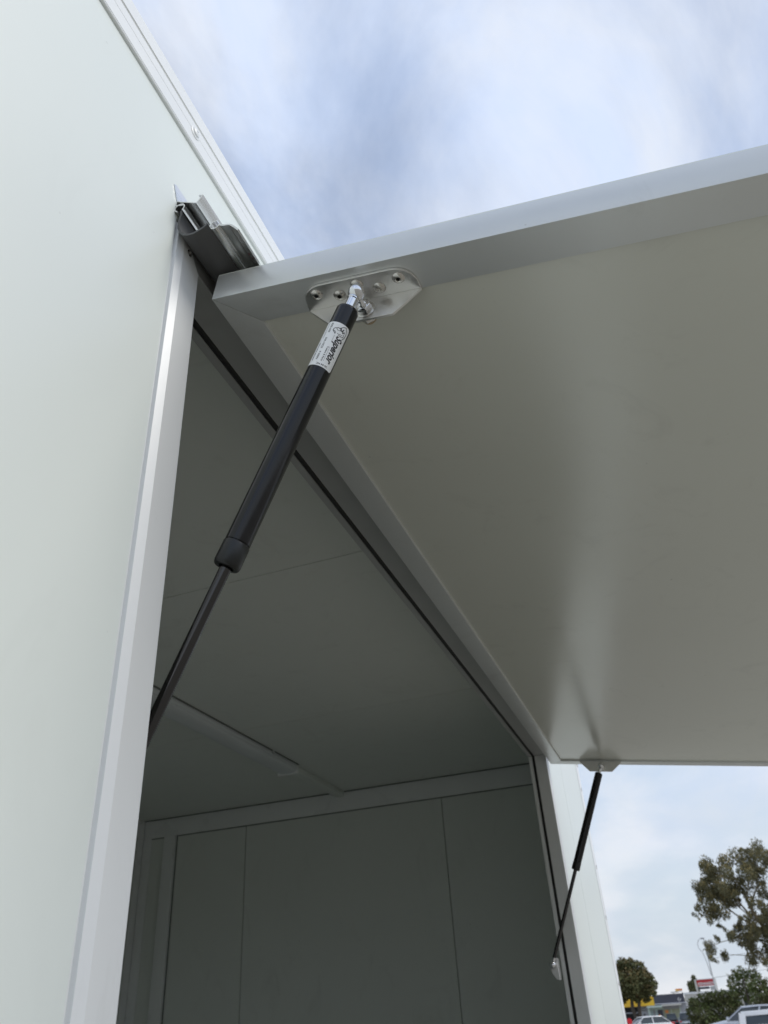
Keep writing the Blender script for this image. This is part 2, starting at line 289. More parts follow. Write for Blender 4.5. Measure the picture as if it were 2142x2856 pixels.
# ------------------------------------------------------------------ the hatch (local: x, v out along it, w up through it)
A = Vector((0.465, 0.3229, 0.6311 + H)); hv = Vector((0, -0.98754, -0.15730)); hn = Vector((0, -0.15730, 0.98754))
def hp(x, v, w): return Vector((x, A.y, A.z)) + hv * v + hn * w
HX0, HX1, HL, HT, RW = 0.465, 2.5015, 1.09, 0.0343, 0.0430
def hbox(name, a, b, m, parent, **kw):
    mb = MB().box(a, b); mb.V = [hp(*v) for v in mb.V]; return mb.build(name, m, parent, **kw)
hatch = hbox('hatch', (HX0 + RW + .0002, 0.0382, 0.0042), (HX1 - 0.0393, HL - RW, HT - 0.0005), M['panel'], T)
hatch['label'] = 'large flat white hatch panel held up at an angle over the opening'
def rail(loop0, loop1, nm='rail'):                  # mitred bar: same cross-section at both ends
    return MB().prism([hp(*p) for p in loop0], [hp(*p) for p in loop1]).build(nm, M['alu'], hatch, bevel=0.0007, segs=2)
e = 0.0003
V1 = 0.0380
xl, xr_ = HX0 + RW, HX1 - 0.0391
# near side, hinge side, far side, outer side
rail([(HX0, e, 0), (HX0, e, HT), (xl, V1 + e, HT), (xl, V1 + e, 0)], [(HX0, HL - e, 0), (HX0, HL - e, HT), (xl, HL - RW - e, HT), (xl, HL - RW - e, 0)])
rail([(HX0 + e, 0, 0), (HX0 + e, 0, HT), (xl + e, V1, HT), (xl + e, V1, 0)], [(HX1 - e, 0, 0), (HX1 - e, 0, HT), (xr_ - e, V1, HT), (xr_ - e, V1, 0)])
rail([(HX1, e, 0), (HX1, e, HT), (xr_, V1 + e, HT), (xr_, V1 + e, 0)], [(HX1, HL - e, 0), (HX1, HL - e, HT), (xr_, HL - RW - e, HT), (xr_, HL - RW - e, 0)])
rail([(HX0 + e, HL, 0), (HX0 + e, HL, HT), (xl + e, HL - RW, HT), (xl + e, HL - RW, 0)], [(HX1 - e, HL, 0), (HX1 - e, HL, HT), (xr_ - e, HL - RW, HT), (xr_ - e, HL - RW, 0)])
hbox('outer_skin', (HX0 + .0005, .0006, HT + .0002), (HX1 - .0005, HL - .0006, HT + 0.0014), M['wall'], hatch)
# hinge: extrusion screwed to the wall, vinyl web, leaf on top of the hatch
XH = 0.4095
def arc(cy, cz, r, a0, a1, n=14): return [(cy + r * math.cos(R(a0 + (a1 - a0) * k / n)), cz + r * math.sin(R(a0 + (a1 - a0) * k / n))) for k in range(n + 1)]
hr = along_x('hinge_rail', thick([(0.3393, 0.7310)] + [(0.3393, 0.7240)] + arc(0.3342, 0.7178, 0.0056, 155, 235, 6), 0.0014), XH, 2.56, M['mill'], T, smooth=True)
# sloping arm with the upturned lip (water channel)
along_x('hinge_rail', thick([(0.3386, 0.7312), (0.3330, 0.7268), (0.3276, 0.7238), (0.3140, 0.7152), (0.3126, 0.7166), (0.3074, 0.7246), (0.3118, 0.7270)], 0.0013), XH, 2.56, M['mill'], T, smooth=True)
along_x('hinge_socket', thick(arc(0.3342, 0.7178, 0.0056, 150, -65, 18), 0.0015), XH - .0001, 2.5605, M['mill'], T, smooth=True)
# flange flat on the wall, its end cut to a point
fl = MB().prism([(0.4022, 0.3396, 0.7524 + H), (0.4105, 0.3396, 0.7320 + H), (2.56, 0.3396, 0.7320 + H), (2.56, 0.3396, 0.7524 + H)],
                [(0.4040, 0.3380, 0.7518 + H), (0.4115, 0.3380, 0.7320 + H), (2.56, 0.3380, 0.7320 + H), (2.56, 0.3380, 0.7518 + H)])
fl.build('hinge_flange', M['mill'], T)
web = [(0.3345, 0.7172), (0.3335, 0.7120), (0.3343, 0.7060), (0.3352, 0.6980), (0.3345, 0.6890), (0.3318, 0.6805), (0.3270, 0.6740), (0.3215, 0.6712), (0.3155, 0.6705), (0.3080, 0.6725), (0.3040, 0.6745), (0.3000, 0.6775)]
along_x('hinge_web', thick(web, 0.0026), XH + 0.003, 2.555, M['vinyl'], T, smooth=True)
XL = 0.4195
leaf = along_x('hinge_leaf', thick([(0.2916, 0.6806), (0.2887, 0.6783), (0.2852, 0.6762), (0.2820, 0.6754), (0.2794, 0.6744), (0.2770, 0.6725), (0.2735, 0.6680), (0.2700, 0.6630), (0.2680, 0.6600)], 0.0020), XL, 2.55, M['mill'], hatch, smooth=True)
along_x('hinge_socket', thick(arc(0.2960, 0.6822, 0.0056, 120, -160, 22), 0.0013), XL - .0001, 2.5505, M['mill'], hatch, smooth=True)
for k, (x, y, z) in enumerate([(0.4560, 0.2752, 0.6700), (0.4590, 0.2722, 0.6655)]):
    d = Vector((0, 0.0070, 0.0095)).normalized(); n_ = Vector((0, 0.0095, -0.0070)).normalized(); p = Vector((x, y, z + H)) + n_ * 0.00112
    ux = Vector((1, 0, 0))
    MB().prism([p + ux * a + d * b for a, b in ((-.0016, -.0004), (-.0005, -.0009 - .0003 * k), (.0012, -.0005), (.0018, .0003), (0, .0008 + .0003 * k), (-.0014, .0004))],
               [p + ux * a + d * b + n_ * .0001 for a, b in ((-.0016, -.0004), (-.0005, -.0009 - .0003 * k), (.0012, -.0005), (.0018, .0003), (0, .0008 + .0003 * k), (-.0014, .0004))]).build('pen_mark', M['redink'], hatch)
# strut brackets under the side rails: folded plate, five rivets, ball stud with nuts
RIV = [(0.0192, 0.1114), (0.0123, 0.1341), (0.0206, 0.1558), (0.0114, 0.1762), (0.0184, 0.1985)]     # (distance from the fold, v)
rivet_src = []
def dome_rivet(c, stub, parent):
    pr = [(0, 0.0066), (0.0004, 0.0066), (0.0012, 0.0061), (0.0021, 0.0049), (0.0027, 0.0035), (0.0028, 0.0029), (0.0022, 0.0023)]
    pr += [(0.0022, 0.0016), (0.0040, 0.0013), (0.0045, 0.0002)] if stub else [(0.0004, 0.0022), (0.0004, 0.0001)]
    o = MB().lathe(c, -hn, pr, 28, caps=False).build('rivet', [M['steel'], M['hole']], parent, smooth=True, origin=c)
    if not stub:
        for p in o.data.polygons:
            q = (o.data.vertices[p.vertices[0]].co.dot(-hn), o.data.vertices[p.vertices[2]].co.dot(-hn))
            rr = max((o.data.vertices[i].co - hn * o.data.vertices[i].co.dot(hn)).length for i in p.vertices)
            if rr < 0.00226: p.material_index = 1
    return o
def hexnut(c, axis, af, h, bore):
    a = Vector(axis); u = Vector((0, 0, 1)); v = a.cross(u); r = af / math.sqrt(3); c = Vector(c)
    def ring(t, rr, rot=17): return [c + a * t + (u * math.cos(R(60 * k + rot)) + v * math.sin(R(60 * k + rot))) * rr for k in range(6)]
    mb = MB(); L = [ring(0, r), ring(h * .82, r), ring(h, r * .88)]
    V_ = sum(L, []); F_ = [tuple(range(6)), tuple(range(12, 18))] + [(i * 6 + k, i * 6 + (k + 1) % 6, (i + 1) * 6 + (k + 1) % 6, (i + 1) * 6 + k) for i in range(2) for k in range(6)]
    return mb.add(V_, F_)
def bracket(fx, s, ballx):      # fx: x of the flange face, s: which way the plate lies from the fold
    def px(d): return fx + s * d
    o2 = [(0.0, 0.0945), (0.0151, 0.0969), (0.0205, 0.0992), (0.0255, 0.1045), (0.0288, 0.1105), (0.0301, 0.1165), (0.0301, 0.1926), (0.0290, 0.2000), (0.0255, 0.2068), (0.0200, 0.2120), (0.0120, 0.2152), (0.0, 0.2158)]
    pl = MB().prism([hp(px(d), v, -0.0003) for d, v in o2], [hp(px(d), v, -0.0031) for d, v in o2])
    f2 = [(0.0945, -0.0003), (0.0945, -0.0031), (0.1235, -0.0300), (0.1885, -0.0300), (0.2158, -0.0031), (0.2158, -0.0003)]
    t0, t1 = (fx, fx - s * 0.0030)
    pl.prism([hp(t0, v, w_) for v, w_ in f2], [hp(t1, v, w_) for v, w_ in f2])
    bo = pl.build('bracket', M['plate'], hatch, bevel=0.0003, segs=1)
    for i, (d, v) in enumerate(RIV):
        c = hp(px(d), v, -0.0031)
        if i in (0, 1) and not rivet_src: rivet_src.append(dome_rivet(c, False, hatch))
        elif i == 3: dome_rivet(c, True, hatch)
        else: repeat(rivet_src[0], c, hatch)
    nc = hp(fx, 0.1585, -0.0176); side = -1 if ballx < fx else 1
    ax_ = Vector((side, 0, 0)); flat = fx if side * -s < 0 or True else fx
    near = max(t0, t1) if side > 0 else min(t0, t1); far_ = min(t0, t1) if side > 0 else max(t0, t1)
    n1 = Vector((near, nc.y, nc.z)); n2 = Vector((far_, nc.y, nc.z))
    MB().lathe(n1, ax_, [(0.0002, 0.0104), (0.0014, 0.0104), (0.0016, 0.0099)], 32).build('washer', M['steel'], hatch, smooth=True)
    hexnut(n1 + ax_ * 0.0017, ax_, 0.0148, 0.0066, 0).build('nut', M['chrome'], hatch, bevel=0.0004)
    hexnut(n2 - ax_ * 0.0003, -ax_, 0.0160, 0.0080, 0).build('nut', M['steel'], hatch, bevel=0.0004)
    MB().lathe(n2 - ax_ * 0.0084, -ax_, [(0, 0.0066), (0.003, 0.0064), (0.0045, 0.0048), (0.005, 0.0005)], 20).build('bolt_end', M['nutwood'], hatch, smooth=True)
    b = Vector((ballx, nc.y, nc.z))
    MB().lathe(n1 + ax_ * 0.0078, ax_, [(0, 0.0052), (0.003, 0.0050), (0.0045, 0.0036), (abs(ballx - near) - 0.0085, 0.0034)], 20).build('ball_stud', M['chrome'], hatch, smooth=True)
    return b
b_near = bracket(0.505, -1, 0.481)
b_far = bracket(2.4615, 1, 2.4375)
# ------------------------------------------------------------------ gas struts
def strut(x, top, bot, near):
    P0 = Vector((x, top.y, top.z)); P1 = Vector((x, bot[0], bot[1] + H)); ax_ = (P1 - P0).normalized(); L = (P1 - P0).length
    st = MB().lathe(P0, ax_, [(0.0225, 0.0052), (0.0225, 0.0088), (0.0232, 0.0100), (0.0250, 0.0109), (0.0262, 0.0110), (0.2788, 0.0110), (0.2792, 0.0104), (0.2800, 0.0104)], 48).build('gas_strut', M['black'], T, smooth=True)
    MB().lathe(P0, ax_, [(0.2803, 0.0104), (0.2803, 0.0112), (0.2810, 0.0115), (0.2985, 0.0116), (0.3010, 0.0110), (0.3020, 0.0100), (0.3020, 0.0065), (0.3000, 0.0062)], 48).build('gland', M['gland'], st, smooth=True)
    MB().lathe(P0, ax_, [(0.2985, 0.0050), (L - 0.018, 0.0050), (L - 0.0175, 0.0046)], 36).build('rod', M['rod'], st, smooth=True)
    MB().lathe(P0, ax_, [(0.0085, 0.0050), (0.0085, 0.0064), (0.0096, 0.0064), (0.0102, 0.0055), (0.0222, 0.0054)], 32).build('end_fitting', M['chrome'], st, smooth=True)
    MB().lathe(P0, ax_, [(L - 0.0172, 0.0054), (L - 0.0085, 0.0055)], 32).build('end_fitting', M['chrome'], st, smooth=True)
    for p in (P0, P1):
        pr = [(-0.0085 * math.cos(R(a)), 0.0085 * math.sin(R(a)) + .0001) for a in range(0, 181, 12)]
        MB().lathe(p, Vector((1, 0, 0)), pr, 32).build('ball_joint', M['chrome'], st, smooth=True)
    return st, P0, ax_
bot_y, bot_z = 0.3995, 0.0915
st_near, SP, SA = strut(0.481, b_near, (bot_y, bot_z), True)
strut(2.4375, b_far, (0.4035, 0.0905), False)
def low_bracket(x, y, z, wallx):
    s = 1 if wallx > x else -1
    f2 = [(0.3935, z + 0.016), (0.3935, z - 0.036), (0.4010, z - 0.036), (y + 0.010, z - 0.016), (y + 0.010, z + 0.006), (0.4050, z + 0.016)]
    o = MB().prism([(wallx, a, b + H) for a, b in f2], [(wallx + s * 0.003, a, b + H) for a, b in f2]).build('strut_bracket', M['plate'], T, bevel=0.0004, segs=1)
    MB().lathe((x, y, z + H), (s, 0, 0), [(0.007, 0.0034), (abs(wallx - x) - 0.006, 0.0034), (abs(wallx - x) - 0.006, 0.0075), (abs(wallx - x) - 0.0002, 0.0075)], 20).build('ball_stud', M['steel'], o, smooth=True)
    box('mounting_plate', (wallx + s * 0.0032, 0.393, z - 0.036 + H), (wallx + s * 0.03, 0.3965, z + 0.016 + H), M['plate'], o, bevel=0.0004)
low_bracket(0.481, bot_y, bot_z, 0.457 - 0.0); low_bracket(2.4375, 0.4035, 0.0905, 2.4615)
# the printed sticker wrapped round the near strut (a along the tube, th round it)
mid = SP + SA * 0.064; toc = Vector((0, 0, H)) - mid; E1 = (toc - SA * toc.dot(SA)).normalized(); E2 = E1.cross(SA)
def cyl(a, th, r): return SP + SA * a + (E1 * math.cos(th) + E2 * math.sin(th)) * r
rs = 0.01112
V = []; F = []
na, nth = 26, 40; a0, a1, t0, t1 = 0.0470, 0.0985, R(-120), R(60.5)
for i in range(na + 1):
    for j in range(nth + 1):
        th = t0 + (t1 - t0) * j / nth; edge = (t1 - th) * rs; c_ = 0.0030
        ins = c_ - math.sqrt(max(0, c_ * c_ - max(0, c_ - edge) ** 2)) if edge < c_ else 0
        V.append(cyl(a0 + ins + (a1 - a0 - 2 * ins) * i / na, th, rs))
for i in range(na):
    for j in range(nth): F.append((i * (nth + 1) + j, i * (nth + 1) + j + 1, (i + 1) * (nth + 1) + j + 1, (i + 1) * (nth + 1) + j))
build('sticker', V, F, M['sticker'], st_near, smooth=True)
ri = 0.01118
def wrap(bm, fn, name, dens=0.0011):
    for ax_i in (0, 1):
        lo = min(v.co[ax_i] for v in bm.verts); hi = max(v.co[ax_i] for v in bm.verts); k = lo + dens
        while k < hi and ax_i == 1:
            no = [0, 0, 0]; no[ax_i] = 1; co = [0, 0, 0]; co[ax_i] = k
            bmesh.ops.bisect_plane(bm, geom=bm.verts[:] + bm.edges[:] + bm.faces[:], plane_co=co, plane_no=no); k += dens
    bm.verts.ensure_lookup_table(); idx = {v: i for i, v in enumerate(bm.verts)}
    return build(name, [fn(v.co.x, v.co.y) for v in bm.verts], [tuple(idx[v] for v in f.verts) for f in bm.faces], M['ink'], st_near)
def print_text(txt, size, fn, bold=0.0, shear=0.0, squeeze=1.0, name='print'):
    cu = bpy.data.curves.new('print_src', 'FONT'); cu.body = txt; cu.size = size; cu.offset = bold * size; cu.shear = shear; cu.resolution_u = 3; cu.fill_mode = 'FRONT'
    o = bpy.data.objects.new('print_src', cu); COL.objects.link(o); dg = bpy.context.evaluated_depsgraph_get(); dg.update()
    me = bpy.data.meshes.new_from_object(o.evaluated_get(dg)); bpy.data.objects.remove(o); bpy.data.curves.remove(cu)
    bm = bmesh.new(); bm.from_mesh(me); bpy.data.meshes.remove(me)
    w_ = max(v.co.x for v in bm.verts); 
    for v in bm.verts: v.co.x *= squeeze / w_
    bm2 = bm; o2 = wrap(bm2, fn, name); bm.free(); return o2
def rows(a_start, length, th_base):                # text that runs down the tube
    return lambda x, y: cyl(a_start + x, R(th_base) + y / ri, ri)
print_text('Superior', 0.0100, rows(0.0612, 0.031, 6), bold=0.035, shear=0.35, squeeze=0.0312)
print_text('Trailers & Parts', 0.0021, rows(0.0755, 0.017, -15.5), bold=0.022, squeeze=0.0172)
print_text('SIZE-550', 0.0026, rows(0.0486, 0.0115, -46.5), bold=0.022, squeeze=0.0115)
print_text('DIA-10/22', 0.0026, rows(0.0662, 0.0125, -44.5), bold=0.022, squeeze=0.0128)
print_text('F-300N', 0.0026, rows(0.0825, 0.0095, -43), bold=0.022, squeeze=0.0095)
print_text('26-04 HC', 0.0028, lambda x, y: cyl(0.0953 + y, R(26) - x / ri, ri), bold=0.02, squeeze=0.0112)
def stroke(pts, wdt):
    bm = bmesh.new(); P = [Vector((a / 1000, R(t) * ri)) for a, t in pts]
    for p, q in zip(P, P[1:]):
        d = (q - p); n_ = Vector((-d.y, d.x)).normalized() * wdt / 2; e_ = d.normalized() * wdt * .3
        vs_ = [bm.verts.new((*k, 0)) for k in (p - n_ - e_, q - n_ + e_, q + n_ + e_, p + n_ - e_)]; bm.faces.new(vs_)
    return bm
LOGO = [([(60.0, -8.7), (57.01, -24.8), (54.85, -23.6), (53.72, -18.1), (53.63, -10.5), (52.65, -6.9), (52.77, 2.5), (51.61, 8.3), (50.06, 14.8), (48.4, 30.5), (50.88, 39.2), (54.33, 46.7), (58.71, 44.1), (62.28, 35.2)], 0.00065),
        ([(57.01, -24.8), (57.34, -14.1), (58.73, -9.1), (60.17, -10.6)], 0.0005), ([(54.24, -11.5), (55.53, -3.3), (55.24, 7.8), (53.53, 8.9), (52.99, 0.6)], 0.00042),
        ([(52.06, 8.1), (54.6, 12.5), (53.99, 20.2), (51.92, 23.4)], 0.0011), ([(54.44, 17.2), (55.87, 24.9), (53.95, 30.3), (54.82, 34.5)], 0.0009), ([(58.81, 0.1), (59.23, 9.2), (58.15, 16.8)], 0.00045),
        ([(60.53, 7.3), (59.98, 18.6), (58.02, 26.2)], 0.00045), ([(60.66, 17.5), (60.0, 30.1)], 0.00045), ([(56.5, 33), (58.5, 36), (60, 32)], 0.0005)]
bmL = bmesh.new()
def join_strokes(items, name):
    allbm = bmesh.new()
    for pts, wd in items:
        b_ = stroke(pts, wd); me = bpy.data.meshes.new('t'); b_.to_mesh(me); b_.free(); allbm.from_mesh(me); bpy.data.meshes.remove(me)
    o = wrap(allbm, lambda x, y: cyl(x, y / ri, ri + 0.00003), name); allbm.free(); return o
join_strokes(LOGO, 'emblem')
join_strokes([([(61.8, -7.6), (69.1, -7.6)], 0.0002), ([(75.7, -3.4), (92.2, -3.4)], 0.0002), ([(49.0, -61), (67.3, -59)], 0.0003)], 'rule')
tiny = []
a_ = 73.0
while a_ < 93:
    l_ = random.uniform(0.5, 1.1); tiny.append(([(a_, -62), (a_ + l_, -62)], random.uniform(0.0006, 0.001))); a_ += l_ + random.choice((0.3, 0.35, 0.9))
join_strokes(tiny, 'fine_print')
# ================================================================== far side of the car park
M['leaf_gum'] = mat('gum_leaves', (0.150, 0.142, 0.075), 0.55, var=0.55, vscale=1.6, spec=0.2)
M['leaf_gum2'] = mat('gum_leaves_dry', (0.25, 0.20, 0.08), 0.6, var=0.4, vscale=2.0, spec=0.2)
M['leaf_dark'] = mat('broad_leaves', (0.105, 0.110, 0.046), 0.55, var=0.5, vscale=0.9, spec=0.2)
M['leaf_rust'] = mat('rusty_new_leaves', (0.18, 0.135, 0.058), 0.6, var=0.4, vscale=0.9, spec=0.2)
M['leaf_green'] = mat('hedge_leaves', (0.100, 0.130, 0.040), 0.5, var=0.5, vscale=1.3, spec=0.2)
M['bark'] = mat('pale_bark', (0.26, 0.21, 0.13), 0.8, var=0.35, vscale=5)
M['barkdark'] = mat('dark_bark', (0.075, 0.062, 0.05), 0.9, var=0.3, vscale=5)
def leaf_cloud(clumps, n_per, size, droop, mats, name, parent, aspect=0.3, hollow=0.0):
    V = []; F = []; mi = []
    for (c, r, w_) in clumps:
        c = Vector(c); rx, ry, rz = r if isinstance(r, (tuple, list)) else (r, r, r)
        n = int(n_per * w_)
        for _ in range(n):
            while True:
                q = Vector((random.uniform(-1, 1), random.uniform(-1, 1), random.uniform(-1, 1)))
                if hollow < q.length < 1: break
            q = q * random.uniform(0.75, 1.08)
            p = c + Vector((q.x * rx, q.y * ry, q.z * rz))
            d = Vector((random.gauss(0, 1), random.gauss(0, 1), random.gauss(0, 1))).normalized()
            d = (d * (1 - droop) + Vector((0, 0, -1)) * droop).normalized()
            s = d.cross(Vector((random.gauss(0, 1), random.gauss(0, 1), random.gauss(0, 1)))).normalized()
            l = size * random.uniform(0.6, 1.35); k = len(V)
            V += [p - d * l / 2, p + s * l * aspect / 2, p + d * l / 2, p - s * l * aspect / 2]
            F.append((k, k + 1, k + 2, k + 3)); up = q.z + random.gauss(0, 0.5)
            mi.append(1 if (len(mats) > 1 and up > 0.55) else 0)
    o = build(name, V, F, mats, parent); o.data.polygons.foreach_set('material_index', mi); return o
def trunk(pts, r0, r1, parent, name='trunk', m='bark', seg=8): return MB().tube(pts, r0, r1, seg).build(name, M[m], parent, smooth=True)
def wz(x, zrel): return zrel + H
# --- tall gum
GX = 60
gt = thing('gum_tree', (GX, -5.0, gz(GX)), 'tall gum tree with loose drooping olive foliage and pale thin limbs', 'tree')
GC = [(-4.64, 7.74, 0.5), (-4.06, 7.61, 0.36), (-1.62, 6.95, 0.58), (-1.17, 7.06, 0.36), (-2.61, 6.84, 0.65), (-3.63, 6.86, 0.65), (-4.68, 7.01, 0.65), (-0.8, 5.72, 0.65), (-0.11, 4.95, 0.36), (0.12, 4.34, 0.18), (-0.03, 4.14, 0.16), (-1.28, 4.53, 0.58), (-0.82, 4.07, 0.36), (-1.17, 3.67, 0.22), (-2.32, 5.83, 0.72), (-1.81, 6.4, 0.65), (-3.73, 6.07, 0.58), (-4.34, 5.25, 0.5), (-3.69, 3.57, 0.5), (-2.06, 3.1, 0.58), (-3.04, 2.9, 0.65), (-2.19, 2.01, 0.58), (-0.24, 2.46, 0.43), (-0.16, 1.81, 0.22), (-0.84, 2.84, 0.2), (-1.16, 2.03, 0.32), (-3.31, 2.1, 0.43), (-2.4, 3.81, 0.32), (-4.47, 6.32, 0.5), (-4.1, 4.27, 0.36), (-2.34, 4.75, 0.36), (-3.04, 3.75, 0.32),
      (-1.5, 5.3, 0.5), (-3.1, 5.2, 0.4), (-5.3, 7.3, 0.7), (-5.6, 6.2, 0.7), (-5.4, 5.0, 0.6), (-5.2, 3.8, 0.6), (-4.6, 2.6, 0.6), (-6.3, 6.8, 0.7), (-6.2, 5.4, 0.7), (-6.4, 4.2, 0.5), (-0.9, 5.1, .5), (-1.4, 5.9, .5), (-2.0, 5.3, .45), (-1.8, 4.8, .4), (-2.9, 6.3, .5), (-0.7, 6.3, .4), (-1.3, 6.4, .45), (-4.2, 3.3, .5), (-4.7, 1.9, .6), (-3.9, 2.5, .5), (-4.5, 1.1, .6), (-3.7, 1.2, .5), (-3.5, 4.6, .45), (-2.7, 1.5, .4), (-5.2, 2.9, .6), (-3.3, 3.0, .45)]
rg = random.Random(5)
GC += [(rg.uniform(-5.2, -1.0), rg.uniform(2.2, 6.9), rg.uniform(.3, .5)) for _ in range(16)]
cl = []
for y, z, r in GC:
    for k in range(3):
        f = random.uniform(0.5, 0.85)
        cl.append(((GX + random.gauss(0, 0.9), y + random.gauss(0, r * .55), z + H + random.gauss(0, r * .55)), (r * f * 1.35, r * f * 1.15, r * f * 1.25), (r / 0.5) ** 2))
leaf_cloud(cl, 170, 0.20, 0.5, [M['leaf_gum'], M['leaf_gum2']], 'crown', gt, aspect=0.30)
trunk([(GX, -5.0, gz(GX)), (GX, -4.7, 0.9 + H), (GX, -4.0, 2.4 + H), (GX, -3.3, 4.2 + H), (GX, -3.0, 5.6 + H), (GX, -2.6, 6.7 + H)], 0.20, 0.04, gt)
for pts, r in [(((-3.1, 4.0), (-2.3, 5.4), (-1.3, 6.5)), .07), (((-3.8, 2.8), (-2.2, 4.2), (-1.0, 5.5), (-0.3, 4.9)), .06), (((-3.1, 4.4), (-4.0, 5.6), (-4.5, 7.2)), .07), (((-4.2, 2.0), (-4.6, 3.7), (-5.5, 5.4), (-6.2, 6.5)), .09),
               (((-4.0, 2.4), (-2.3, 2.9), (-0.9, 2.7), (-0.25, 2.5)), .04), (((-4.5, 1.3), (-2.6, 1.8), (-1.2, 2.0)), .04), (((-3.6, 3.4), (-2.5, 4.6), (-2.2, 5.9)), .05), (((-3.1, 4.9), (-3.6, 6.0), (-3.7, 7.0)), .05)]:
    trunk([(GX + 0.15 * i, y, z + H) for i, (y, z) in enumerate(pts)], r, r * .3, gt, 'branch')
# --- round broad-leaved tree beside the trailer corner
BX = 110
bt = thing('broadleaf_tree', (BX, 9.3, gz(BX)), 'dense round tree with rusty new leaves beside the yellow fascia', 'tree')
RC = [(9.9, 3.6, .8), (10.3, 3.0, .9), (8.9, 3.5, .75), (8.2, 3.2, .8), (7.7, 2.5, .7), (7.3, 1.9, .8), (6.95, 1.3, .6), (7.4, 0.8, .7), (8.3, 2.2, 1.0), (9.3, 2.5, 1.1), (10.2, 1.9, 1.0), (9.0, 1.3, 1.0), (8.0, 1.1, .9), (9.9, 0.8, .9), (8.6, 0.4, .7), (9.5, 0.3, .6), (11.0, 2.6, 1.1), (11.6, 1.6, 1.1), (11.0, 0.6, .9), (12.2, 2.4, .9), (7.9, 0.3, .45), (10.5, 0.1, .5), (7.1, 0.5, .55), (8.0, -.1, .5), (9.0, -.1, .5), (10.9, -.1, .6)]
cl = [((BX + random.gauss(0, 1.0), y, z + H), (r * 1.1, r, r * .85), (r / .8) ** 2) for y, z, r in RC] + [((BX + s, 9.4, 1.7 + H), (1.5, 2.2, 1.5), 3) for s in (-1.2, 1.2)]
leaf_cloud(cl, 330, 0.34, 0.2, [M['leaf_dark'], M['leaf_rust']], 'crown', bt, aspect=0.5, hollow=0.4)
for pts in ([(9.3, gz(BX) - H), (9.0, -1.2), (8.88, -0.3), (8.6, 1.2)], [(9.3, -2.6), (9.75, -0.9), (9.6, 0.2), (9.9, 1.6)]): trunk([(BX, y, z + H) for y, z in pts], .26, .12, bt, m='barkdark')
# --- two-stemmed tree between hedge and gum
CX = 80
ct_ = thing('wattle_tree', (CX, -2.4, gz(CX)), 'leafy mid-green tree rising behind the rounded hedge', 'tree')
cl = [((CX + random.gauss(0, .6), y, z + H), (r, r, r * 1.1), (r / .5) ** 2) for y, z, r in [(-1.25, 0.95, .35), (-1.15, 0.45, .4), (-1.75, 1.2, .4), (-2.2, 1.35, .42), (-2.0, 0.7, .55), (-2.7, 1.1, .45), (-3.2, .95, .5), (-3.5, .4, .5), (-2.7, 0.3, .6), (-1.5, 0.1, .5), (-2.1, -.2, .7), (-3.2, -.2, .7), (-3.9, .2, .6), (-4.3, -.4, .8), (-1.0, -.4, .5)]]
leaf_cloud(cl, 170, 0.26, 0.3, [M['leaf_green'], M['leaf_gum']], 'crown', ct_, aspect=0.4)
for pts in ([(-2.4, gz(CX) - H), (-2.2, -1.0), (-2.2, 0.9)], [(-2.4, -1.9), (-3.1, -.6), (-3.4, .7)]): trunk([(CX, y, z + H) for y, z in pts], .13, .04, ct_, m='barkdark')
# --- hedge and shrub
def shrub(x, base, blobs, label, n, group=None):
    t = thing('shrub', (x, base, gz(x)), label, 'shrub', group)
    cl = [((x + random.gauss(0, .4), y, z + H), (r * 1.2, r, r), (r / .4) ** 2) for y, z, r in blobs]
    leaf_cloud(cl, n, 0.16, 0.1, [M['leaf_dark'], M['leaf_green']], 'crown', t, aspect=0.5, hollow=0.45)
    trunk([(x, base, gz(x)), (x, base + .1, gz(x) + 0.7), (x, base - .1, gz(x) + 1.4)], .09, .04, t, m='barkdark')
shrub(58, 0.4, [(1.55, -.45, .38), (1.0, -.35, .45), (0.5, -.25, .4), (0.05, -.2, .38), (-.3, -.15, .36), (-.75, -.3, .42), (1.7, -.9, .45), (1.1, -1.0, .6), (.4, -.85, .6), (-.3, -.8, .6), (-.85, -.8, .45), (1.5, -1.5, .6), (.7, -1.6, .7), (-.2, -1.6, .7), (1.75, -2.0, .5), (.9, -2.1, .6), (0, -2.1, .6), (-.9, -1.4, .5)],
      'big rounded dark green hedge shrub in front of the red sign', 300)
shrub(64, -2.6, [(-2.0, -.75, .35), (-2.4, -.6, .4), (-2.9, -.5, .4), (-3.3, -.6, .45), (-2.2, -1.2, .5), (-2.9, -1.2, .6), (-3.6, -1.1, .6), (-2.4, -1.8, .6), (-3.3, -1.8, .6)], 'grey-green shrub behind the silver car roof under the gum tree', 260)
SX = 180
s_ = thing('slender_tree', (SX, 3.9, gz(SX)), 'small dark upright tree standing left of the red sign', 'tree')
leaf_cloud([((SX, y, z + H), (r, r * .8, r * 1.2), (r / .5) ** 2) for y, z, r in [(4.7, 1.6, .6), (4.6, .9, .7), (3.7, 2.5, .6), (3.4, 2.0, .6), (4.1, 1.6, .7), (3.7, .9, .8), (4.4, .2, .8), (3.3, 1.3, .6), (3.5, 0.1, .8)]], 150, 0.4, 0.3, [M['leaf_dark'], M['leaf_gum']], 'crown', s_, aspect=0.4)
trunk([(SX, 3.9, gz(SX)), (SX, 3.9, 0 + H), (SX, 3.8, 1.8 + H)], .15, .05, s_, m='barkdark')
